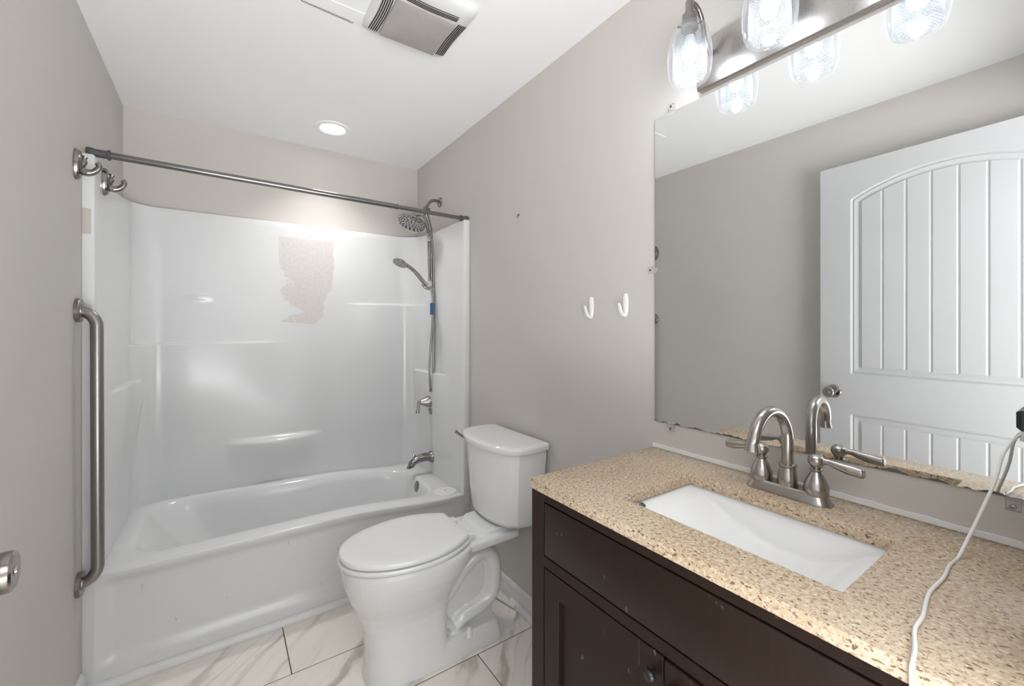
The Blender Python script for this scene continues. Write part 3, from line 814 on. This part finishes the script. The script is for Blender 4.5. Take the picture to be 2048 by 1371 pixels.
# seat ring and lid
def lidloop(z, g=0, rear=1.198):
    out = []; n = 44; hw = .183+g; xf = .737-g; xm = 1.0
    for k in range(n+1):     # near side rear -> front -> far side rear
        a_ = -PI*.5+0; s_ = -1+2*k/n
        th_ = s_*PI
        # front half ellipse and gently tapering rear
        if abs(s_) < .5:
            q = s_*PI; x = xm-(xm-xf)*math.cos(q); y = hw*math.sin(q)
            # fuller nose
            y = hw*math.copysign(abs(math.sin(q))**.92, s_)
        else:
            f = (abs(s_)-.5)/.5; x = xm+(rear+g-xm)*f
            y = math.copysign((hw-.006)*(1-.36*f**2.3)+.006*(1-f), s_)
        out.append((x, YT+y, z))
    return out
bm = B(); loft(bm, [lidloop(.436, -.014), lidloop(.4375, .0), lidloop(.446, .002), lidloop(.4515, -.001), lidloop(.4525, -.014)]); mesh_obj('seat', bm, M['seat'], to)
bm = B(); loft(bm, [lidloop(.4560, -.016), lidloop(.4572, -.004), lidloop(.466, -.003), lidloop(.4725, -.007), lidloop(.4755, -.018), lidloop(.4765, -.040), lidloop(.477, -.08)]); ld = mesh_obj('lid', bm, M['seat'], to)
for s_ in (-1, 1):
    bm = B(); box(bm, 1.190, YT+s_*.075-.02, .433, 1.232, YT+s_*.075+.02, .455, .005); mesh_obj('seat_hinge', bm, M['seat'], to)
# tank
def tloop(z, xf, xc, hw, back=1.508, bw=None):
    """tank outline: bowed front between two facet corners"""
    bw = bw or hw; pts = []
    n = 14
    pts.append((back, -bw)); 
    for i in range(1, 5): pts.append((back+(xc+.08-back)*i/4, -bw-(hw+.010-bw)*math.sin(PI/2*i/4)))
    pts.append((xc+.03, -hw-.002)); 
    for i in range(n+1):
        s_ = -1+2*i/n; pts.append((xf+(xc-xf)*abs(s_)**2.2, s_*(hw-.022)))
    pts.append((xc+.03, hw+.002))
    for i in range(4, 0, -1): pts.append((back+(xc+.08-back)*i/4, bw+(hw+.010-bw)*math.sin(PI/2*i/4)))
    pts.append((back, bw))
    return [(x, YT+y, z) for x, y in pts]
bm = B()
loft(bm, [tloop(.4555, 1.345, 1.380, .150), tloop(.460, 1.325, 1.362, .166), tloop(.475, 1.315, 1.353, .174), tloop(.56, 1.308, 1.347, .182), tloop(.70, 1.300, 1.342, .196), tloop(.772, 1.296, 1.340, .204)])
tk = mesh_obj('tank', bm, M['ceramic'], to, angle=28)
tk.data.set_sharp_from_angle(angle=math.radians(24))
bm = B()
loft(bm, [tloop(.7705, 1.294, 1.338, .206), tloop(.7715, 1.284, 1.330, .215), tloop(.788, 1.279, 1.326, .220), tloop(.795, 1.281, 1.328, .218), tloop(.799, 1.290, 1.336, .208), tloop(.8005, 1.31, 1.35, .19, 1.50)])
tl_ = mesh_obj('tank_lid', bm, M['ceramic'], to, angle=60)
lv = B(); lathe(lv, [(.017, 0), (.016, .006), (.010, .016), (.0085, .026), (0, .027)], (1.375, YT+.203, .745), (-.15, 1, 0), 20)
fh = mesh_obj('flush_handle', lv, M['nickel'], to)
bm = B(); tube(bm, [(1.372, YT+.226, .742), (1.350, YT+.232, .752), (1.325, YT+.236, .772), (1.312, YT+.238, .784)], [.007, .006, .0065, .0085], 14, 5); mesh_obj('handle_lever', bm, M['nickel'], fh)

# ================================================================== VANITY
XF = 1.041; YE = .846; YV = .028
ct = thing('vanity_cabinet', 'espresso stained wooden vanity cabinet under the granite top', 'cabinet', (1.28, .44, 0))
bm = B()
bx = XF
# carcass with face frame: frame members stand around the drawer front and doors
box(bm, bx+.020, YV, .09, W-.004, YE, .70)
box(bm, bx+.020, YE-.018, .70, W-.004, YE, .8755); box(bm, bx+.020, YV, .70, W-.004, YV+.018, .8755); box(bm, W-.02, YV+.018, .70, W-.004, YE-.018, .8755)
for (y0, y1, z0, z1) in ((.800, YE, .0, .876), (YV, .118, .0, .876), (.118, .800, .856, .876), (.118, .800, .700, .724), (.118, .800, .09, .118)):
    box(bm, bx, y0, z0, bx+.021, y1, z1, .0006, 1)
box(bm, bx+.06, YV, .0, W-.004, YE, .09)
mesh_obj('cabinet_body', bm, M['wood'], ct)
bm = B(); box(bm, bx-.0005, .1215, .7275, bx+.019, .7965, .8525, .0022, 2); mesh_obj('drawer_front', bm, M['wood'], ct)
def shaker(y0, y1, z0, z1, dx_=0):
    bm = B(); x0 = bx-.0005+dx_; x1 = bx+.019+dx_
    box(bm, x0, y0, z0, x1, y0+.052, z1, .0012, 1); box(bm, x0, y1-.052, z0, x1, y1, z1, .0012, 1)
    box(bm, x0, y0+.052, z1-.052, x1, y1-.052, z1, .0012, 1); box(bm, x0, y0+.052, z0, x1, y1-.052, z0+.052, .0012, 1)
    box(bm, x0+.010, y0+.050, z0+.050, x0+.016, y1-.050, z1-.050)
    return bm
d1 = mesh_obj('cabinet_door', shaker(.4635, .7965, .1215, .6965), M['wood'], ct)
d2 = mesh_obj('cabinet_door', shaker(.1215, .4585, .1215, .6965, -.004), M['wood'], ct)
for dd2, y_ in ((d1, .481), (d2, .437)):
    bm = B(); lathe(bm, [(.005, 0), (.005, .009), (.010, .012), (.011, .018), (.008, .022), (0, .023)], (bx, y_, .660), (-1, 0, 0), 20); mesh_obj('knob', bm, M['black'], dd2)
# countertop
bm = B(); X0, X1, Ya, Yb = 1.036, W-.001, .018, .848; hx0, hx1, hy0, hy1 = 1.131, 1.387, .231, .635
ol = rr(X0, Ya, X1, Yb, .004, None, k=2, m=2); il = rr(hx0, hy0, hx1, hy1, .012, None, k=4, m=2)
t_ = B()
xs_ = [X0, hx0, hx1, X1]; ys_ = [Ya, hy0, hy1, Yb]
for zt, flip in ((.90, 0), (.876, 1)):
    V_ = {(i, j): t_.verts.new((xs_[i], ys_[j], zt)) for i in range(4) for j in range(4)}
    for i in range(3):
        for j in range(3):
            if i == 1 and j == 1: continue
            t_.faces.new([V_[i, j], V_[i+1, j], V_[i+1, j+1], V_[i, j+1]])
    if flip: Vb = V_
    else: Vt = V_
for a_, b_ in [((i, 0), (i+1, 0)) for i in range(3)]+[((i, 3), (i+1, 3)) for i in range(3)]+[((0, j), (0, j+1)) for j in range(3)]+[((3, j), (3, j+1)) for j in range(3)]+[((1, 1), (2, 1)), ((1, 2), (2, 2)), ((1, 1), (1, 2)), ((2, 1), (2, 2))]:
    t_.faces.new([Vt[a_], Vt[b_], Vb[b_], Vb[a_]])
bmesh.ops.recalc_face_normals(t_, faces=t_.faces)
es = [e for e in t_.edges if len(e.link_faces) == 2 and e.calc_face_angle() > .5]
bmesh.ops.bevel(t_, geom=es, offset=.0018, segments=2, profile=.5, affect='EDGES')
merge(bm, t_)
solo('countertop', bm, M['granite'], 'speckled beige granite countertop with a rectangular sink cutout', 'countertop')
# sink
sk = thing('sink', 'white rectangular undermount sink set in the granite countertop', 'sink', (1.26, .433, .76))
bm = B()
def sdepth(y):
    P_ = [(.2215, 0), (.231, .004), (.25, .011), (.269, .022), (.30, .045), (.340, .066), (.38, .075), (.421, .078), (.47, .071), (.518, .053), (.57, .028), (.61, .011), (.635, .004), (.6445, 0)]
    for (a1, d1), (a2, d2) in zip(P_, P_[1:]):
        if a1 <= y <= a2: return d1+(d2-d1)*(y-a1)/(a2-a1)
    return 0
yy = [hy0-.0095+(hy1-hy0+.019)*i/64 for i in range(65)]
dz_ = [sdepth(y) for y in yy]
for _ in range(2): dz_ = [dz_[0]]+[(dz_[i-1]+2*dz_[i]+dz_[i+1])/4 for i in range(1, 64)]+[dz_[-1]]
x0_, x1_ = hx0-.010, hx1+.008
xp = [(x0_-.02, 0), (x0_, 0), (x0_+.002, .10), (x0_+.006, .35), (x0_+.013, .62), (x0_+.025, .82), (x0_+.045, .93), (x0_+.08, .98), (x0_+.14, 1.0), (x0_+.20, 1.0), (x1_-.030, .998), (x1_-.018, .985), (x1_-.011, .95), (x1_-.007, .86), (x1_-.004, .68), (x1_-.0015, .35), (x1_, 0), (x1_+.02, 0)]
rows = [[(x, y, .8757-.002*(g > 0)-d*g) for y, d in zip([hy0-.03]+yy+[hy1+.03], [0]+dz_+[0])] for x, g in xp]
grid(bm, rows); o = mesh_obj('basin', bm, M['sinkwhite'], sk, angle=180)
bm = B(); lathe(bm, [(.0075, -.004), (.0075, .0035), (.005, .0035), (.005, .001), (0, .001)], (1.191, .6275, .8695), (.05, -.5, 1), 16); mesh_obj('overflow_hole', bm, M['nickel_dark'], sk)
bm = B(); lathe(bm, [(.022, 0), (.022, .002), (.017, .003), (.015, .001), (0, .002)], (1.235, .420, .7965), (0, 0, 1), 24); mesh_obj('drain', bm, M['nickel_dark'], sk)

# faucet
XC, YC = 1.455, .436
fa = thing('faucet', 'brushed nickel high-arc centerset bathroom faucet with two lever handles behind the sink', 'faucet', (XC, YC, .90))
bm = B()
def st(hl, hw_, z): 
    return rr(XC-hw_, YC-hl, XC+hw_, YC+hl, hw_-.0005, z, k=8, m=4)
loft(bm, [st(.087, .0275, .9003), st(.087, .0275, .903), st(.083, .0250, .909), st(.079, .0220, .916), st(.076, .0195, .921), st(.074, .018, .9225)])
mesh_obj('base_plate', bm, M['nickel'], fa)
bm = B(); lathe(bm, [(.0195, .915), (.0205, .925), (.0190, .940), (.0165, .955), (.0160, .962), (.0178, .964), (.0178, .968), (.013, .970)], (XC, YC, 0), (0, 0, 1), 32)
pts = [(XC, YC, .955), (XC, YC, .99), (XC, YC, 1.028)]
R_ = .0635; cxa = XC-R_
for i in range(1, 12):
    a_ = PI*i/12*1.02; pts.append((cxa+R_*math.cos(a_), YC+.014*(i/12), 1.028+R_*1.02*math.sin(a_)))
pts.append((XC-2*R_-.001, YC+.015, 1.030))
tube(bm, pts, .0118, 22, 4)
lathe(bm, [(.0118, 0), (.0128, .002), (.0128, .006), (.0150, .016), (.0155, .019), (.012, .019), (0, .017)], (XC-2*R_-.0005, YC+.015, 1.034), (-.08, 0, -1), 24)
lathe(bm, [(.003, 0), (.003, .006), (.0045, .008), (.0045, .014), (0, .016)], (XC+.018, YC, .932), (1, 0, 0), 12)
mesh_obj('spout', bm, M['nickel'], fa)
for s_ in (1, -1):
    y_ = YC+s_*.056
    bm = B(); lathe(bm, [(.0225, .918), (.0235, .926), (.0225, .938), (.0170, .953), (.0105, .964), (.0095, .967), (.0125, .970), (.0125, .973), (.009, .975), (.0115, .979), (.0150, .985), (.0158, .991), (.0140, .998), (.008, 1.003), (0, 1.004)], (XC, y_, 0), (0, 0, 1), 32)
    hb = mesh_obj('handle_hub', bm, M['nickel'], fa)
    bm = B(); tube(bm, [(XC, y_, .990), (XC, y_+s_*.022, .992), (XC, y_+s_*.038, .989), (XC, y_+s_*.058, .986), (XC, y_+s_*.078, .984), (XC, y_+s_*.083, .984)], [.008, .0062, .0085, .0105, .0100, .0075], 18, 6); mesh_obj('handle_lever', bm, M['nickel'], hb)

# ================================================================== MIRROR
MX = 1.518; MY0, MY1, MZ0, MZ1 = .062, .8385, .984, 1.925
mi_ = thing('mirror', 'large frameless wall mirror above the vanity, chipped along its bottom edge', 'mirror', (W, .45, .984))
rnd = random.Random(11)
N_ = 120
bot = []
for i in range(N_+1):
    y = MY0+(MY1-MY0)*i/N_
    bot.append([y, MZ0+max(0, rnd.gauss(.0008, .0012))])
for cy_, wdt, hh_ in ((.76, .012, .004), (.70, .02, .003), (.268, .022, .008), (.205, .015, .005), (.13, .02, .004), (.60, .03, .003)):
    for q in bot:
        k = abs(q[0]-cy_)/wdt
        if k < 1: q[1] += hh_*(1-k*k)
bm = B(); grid(bm, [[(MX, q[0], q[1]) for q in bot], [(MX, q[0], MZ1) for q in bot]]); mesh_obj('mirror_glass', bm, M['mirror'], mi_, smooth=False)
bm = B(); box(bm, MX+.0008, MY0, MZ0, W-.0005, MY1+.0012, MZ1, .0004, 1); mesh_obj('mirror_backing', bm, M['mirror_edge'], mi_, smooth=False)
def clip(y, z, dy, dz, label):
    r_ = thing('mirror_clip', label, 'mirror clip', (W, y, z), 'clear plastic mirror clips')
    bm = B()
    a_ = .009
    box(bm, MX-.0045, y-a_, z-a_, MX-.0008, y+a_, z+a_, .001)
    box(bm, MX-.0045, y-a_+dy*.012, z-a_+dz*.012, W-.0003, y+a_+dy*.012, z+a_+dz*.012, .001) if (dy or dz) else None
    mesh_obj('clip_body', bm, M['clear'], r_)
    bm = B(); lathe(bm, [(.004, 0), (.0035, .0015), (0, .002)], (MX-.0045, y+dy*.013, z+dz*.013), (-1, 0, 0), 12); mesh_obj('screw', bm, M['nickel_dark'], r_)
clip(.778, 1.926, 0, 1, 'clear plastic clip on the mirror top edge, left corner')
clip(.840, 1.455, 1, 0, 'clear plastic clip halfway up the mirror left edge')
clip(.780, .984, 0, -1, 'clear plastic clip on the mirror bottom edge, left end by the countertop corner')
clip(.111, .984, 0, -1, 'clear plastic clip on the mirror bottom edge, right end beside the white cord')

# ================================================================== VANITY LIGHT
vl = thing('vanity_light', 'brushed nickel three-light vanity fixture with prismatic glass shades above the mirror', 'light fixture', (W, .4505, 1.95))
bm = B()
box(bm, W-.026, .4505-.235, 1.937, W-.0005, .4505+.235, 2.070, .003, 2)
mesh_obj('back_plate', bm, M['plate'], vl)
for y_ in (.6445, .4505, .2565):
    xs0 = 1.4015
    bm = B(); tube(bm, [(W-.026, y_, 2.022), (1.475, y_, 2.045), (1.455, y_, 2.10), (1.43, y_, 2.122), (1.405, y_, 2.118), (xs0, y_, 2.095), (xs0, y_, 2.06)], .0065, 14, 8)
    mesh_obj('arm', bm, M['nickel_dark'], vl)
    bm = B(); lathe(bm, [(.0095, 2.122), (.0105, 2.120), (.0105, 2.090), (.0185, 2.086), (.0190, 2.060), (.021, 2.056), (.021, 2.048), (.014, 2.046), (.014, 2.030), (0, 2.030)], (xs0, y_, 0), (0, 0, 1), 24)
    mesh_obj('socket_cup', bm, M['nickel_dark'], vl)
    bm = B()
    prof = [(.020, 2.062), (.030, 2.060), (.0385, 2.051), (.0455, 2.036), (.0505, 2.016), (.0535, 1.993), (.0545, 1.972), (.0535, 1.952), (.0510, 1.934), (.0470, 1.920), (.0450, 1.9165)]
    inner = [(.0425, 1.9165), (.0405, 1.920), (.0405, 1.926), (.0412, 1.940), (.0415, 1.958), (.0412, 1.974), (.0400, 1.993), (.0375, 2.014), (.0335, 2.032), (.0280, 2.046), (.022, 2.055), (.020, 2.058)]
    nseg = 48; uvl = bm.loops.layers.uv.new('uv')
    allp = prof+inner
    rows = [[bm.verts.new((xs0+r_*math.cos(2*PI*k/nseg), y_+r_*math.sin(2*PI*k/nseg), z)) for k in range(nseg)] for r_, z in allp]
    for a_ in range(len(allp)-1):
        for k in range(nseg):
            j = (k+1) % nseg
            f = bm.faces.new((rows[a_][k], rows[a_][j], rows[a_+1][j], rows[a_+1][k]))
            vv_ = [(2.062-allp[a_][1])/.146+(0 if a_ < len(prof) else 2), (2.062-allp[a_+1][1])/.146+(0 if a_ < len(prof) else 2)]
            for l, (uu_, v2) in zip(f.loops, ((k, 0), (k+1, 0), (k+1, 1), (k, 1))): l[uvl].uv = (uu_/nseg, vv_[v2])
    sh_ = mesh_obj('glass_shade', bm, M['glass'], vl, angle=60)
    bm = B(); lathe(bm, [(.012, 2.030), (.013, 2.015), (.017, 2.002), (.0188, 1.990), (.0188, 1.986), (.0, 1.986)], (xs0, y_, 0), (0, 0, 1), 20)
    bb = mesh_obj('bulb', bm, M['plastic'], vl)
    bm = B(); lathe(bm, [(.0183, 1.9858), (.0178, 1.980), (.0160, 1.972), (.011, 1.965), (0, 1.962)], (xs0, y_, 0), (0, 0, 1), 20)
    mesh_obj('bulb_dome', bm, M['bulb'], bb)
    for a_ in (0, 2.1, 4.2):
        bm = B(); v0 = Vector((math.cos(a_+.6), math.sin(a_+.6), 0)); lathe(bm, [(.0015, 0), (.0015, .010), (.003, .0105), (.003, .014), (0, .0145)], Vector((xs0, y_, 2.052))+v0*.019, v0, 8); mesh_obj('thumb_screw', bm, M['nickel_dark'], vl)

# ================================================================== CEILING THINGS
rl = thing('recessed_light', 'round white recessed ceiling light lit above the bathtub', 'ceiling light', (.903, 2.476, H))
bm = B(); c_ = (.903, 2.476, H)
lathe(bm, [(.094, 0), (.094, .003), (.088, .006), (.068, .006), (.063, .003), (.062, .0005)], c_, (0, 0, -1), 48, cap=False); mesh_obj('trim_ring', bm, M['ceil'], rl)
bm = B(); lathe(bm, [(.062, .002), (.0, .0025)], c_, (0, 0, -1), 48, cap=False); mesh_obj('lens', bm, M['down'], rl)
la = bpy.data.lights.new('recessed_lamp', 'AREA'); la.shape = 'DISK'; la.size = .115; la.energy = DOWN; la.spread = math.radians(104); la.color = (1.0, .98, .96)
lo = bpy.data.objects.new('recessed_lamp', la); COL.objects.link(lo); lo.parent = rl; lo.location = (0, 0, -.004)

fan = thing('exhaust_fan', 'square white bathroom exhaust fan grille with stained lens, hanging from the ceiling', 'exhaust fan', (.97, 1.41, H))
fx0, fx1, fy0, fy1 = .812, 1.130, 1.252, 1.566
bm = B()
def fr_(g, z, r=.03): return rr(fx0+g, fy0+g, fx1-g, fy1-g, r, z, k=6, m=6)
loft(bm, [fr_(0, H-.0005), fr_(0, H-.006), fr_(.006, H-.012), fr_(.02, H-.017), fr_(.045, H-.021, .02), fr_(.055, H-.021, .02)]); gr = mesh_obj('grille', bm, M['white'], fan)
lx0, lx1, ly0, ly1 = .868, 1.084, 1.338, 1.542
bm = B(); loft(bm, [rr(lx0, ly0, lx1, ly1, .010, H-.0205, k=4, m=4), rr(lx0+.002, ly0+.002, lx1-.002, ly1-.002, .010, H-.027, k=4, m=4), rr(lx0+.02, ly0+.02, lx1-.02, ly1-.02, .008, H-.031, k=4, m=4)]); mesh_obj('lens_panel', bm, M['lens'], fan)
bm = B()
def shade_strip(pts_, zz): tube(bm, [(x, y, zz) for x, y in pts_], .0021, 6, 5, flat=(.35, 1))  # solid dark strip on the grille, painted as the shade of a slot
for i in range(5):
    g = .007+i*.0068; zz = H-.0195-.0004*0
    zz = H-.0222
    shade_strip([(lx0-g*1.0-.001, ly1-.004-.000), (lx0-g+.004, (ly0+ly1)/2), (lx0-g-.001, ly0-.004)], zz+.0012*max(0, i-2))
    shade_strip([(lx1+g, ly1-.010), (lx1+g-.004, (ly0+ly1)/2), (lx1+g, ly0+.000)], zz+.0012*max(0, i-2))
    shade_strip([(lx0+.006, ly0-g-.002), ((lx0+lx1)/2, ly0-g+.004), (lx1-.006+.0, ly0-g-.002)], zz+.0012*max(0, i-2))
mesh_obj('slot_shade_strips', bm, M['dark'], gr)
bm = B(); box(bm, lx0+.012, ly1+.001, H-.0235, lx1-.002, ly1+.0035, H-.0205); mesh_obj('gap_shade_strip', bm, M['dark'], gr)  # dark bar painted as the shade in the gap beside the lens panel

# patched strip of peeling tape beside the fan, and a fine crack
bm = B()
def flat_poly(bm, pts_, z0, z1):
    a_ = [bm.verts.new((x, y, z0)) for x, y in pts_]; b_ = [bm.verts.new((x, y, z1)) for x, y in pts_]
    bm.faces.new(a_); bm.faces.new(b_)
    for i in range(len(pts_)): bm.faces.new((a_[i], a_[(i+1) % len(pts_)], b_[(i+1) % len(pts_)], b_[i]))
flat_poly(bm, [(.54, 1.50), (.815, 1.502), (.815, 1.556), (.78, 1.566), (.755, 1.552), (.74, 1.562), (.728, 1.534), (.715, 1.558), (.62, 1.553), (.54, 1.553)], H-.0022, H-.0001)
tapeo = solo('ceiling_tape', bm, M['ceil'], 'strip of white patching tape peeling off the ceiling beside the exhaust fan', 'tape', smooth=False, loc=(.68, 1.53, H))
bm = B(); flat_poly(bm, [(.615, 1.557), (.79, 1.566), (.786, 1.575), (.70, 1.570), (.618, 1.563)], H-.0012, H-.0001); mesh_obj('exposed_seam', bm, M['lens'], tapeo, smooth=False)
bm = B(); tube(bm, [(1.10, 1.570, H), (1.13, 1.64, H), (1.155, 1.70, H), (1.205, 1.82, H)], .0009, 5, 6, flat=(.5, 1)); struct('trim_5', bm, M['ceil'])

# ================================================================== CHARGER AND CORD
ol_ = thing('wall_outlet', 'white wall outlet at the right end of the mirror, partly out of view', 'outlet', (1.475, Y0, 1.12))
bm = B(); box(bm, 1.442, Y0+.0003, 1.065, 1.512, Y0+.006, 1.180, .002); mesh_obj('cover_plate', bm, M['plastic'], ol_)
for zz in (1.098, 1.147):
    bm = B(); box(bm, 1.462, Y0+.006, zz-.014, 1.492, Y0+.0075, zz+.014, .001); mesh_obj('socket', bm, M['plastic'], ol_)
ch = thing('charger', 'black plug-in charger with a thin white cord trailing over the countertop', 'charger', (1.49, .06, 1.11))
bm = B(); loft(bm, [[(x, y, z) for x, z in ((1.472, 1.108), (1.512, 1.108), (1.514, 1.142), (1.470, 1.142))] for y in (Y0+.0078, .098)] + [[(x, .104, z) for x, z in ((1.476, 1.113), (1.509, 1.113), (1.510, 1.138), (1.475, 1.138))]])
mesh_obj('charger_body', bm, M['black'], ch, smooth=False)
bm = B(); lathe(bm, [(.0045, 0), (.004, .012), (.0025, .020), (.0022, .022)], (1.503, .097, 1.1085), (-.25, .15, -1), 12); mesh_obj('strain_relief', bm, M['plastic'], ch)
bm = B()
cp = [(1.502, .099, 1.100), (1.485, .109, 1.088), (1.461, .117, 1.066), (1.449, .1235, 1.026), (1.440, .137, .975), (1.425, .148, .935), (1.390, .1565, .9030), (1.345, .159, .9027), (1.292, .1565, .9027), (1.235, .159, .9027), (1.20, .157, .9027), (1.150, .151, .9027), (1.11, .150, .9027), (1.068, .141, .9027), (1.040, .137, .9025), (1.0325, .1365, .895), (1.0322, .136, .86), (1.032, .137, .75), (1.030, .140, .5), (1.028, .150, .2), (1.020, .17, .012), (.99, .22, .0045), (1.0, .32, .0045)]
tube(bm, cp, .0024, 10, 8)
o = mesh_obj('power_cord', bm, M['plastic'], ch); o['label'] = 'thin white cord running down over the countertop edge'

# broken bits of trim lying in the corner behind the toilet
bm = B(); tube(bm, [(1.465, 1.70, .012), (1.488, 1.60, .012), (1.493, 1.565, .012)], .012, 8, 3, flat=(.8, 1))
solo('trim_fragment', bm, M['white'], 'broken white piece of trim lying on the floor behind the toilet foot', 'trim piece', loc=(1.48, 1.62, 0))
bm = B(); flat_poly(bm, [(1.385, 1.50), (1.42, 1.455), (1.45, 1.52), (1.43, 1.60), (1.39, 1.60)], .0005, .003)
solo('grout_scrap', bm, M['white'], 'flat white scrap on the floor tile beside the toilet foot', 'debris', smooth=False, loc=(1.42, 1.53, 0))
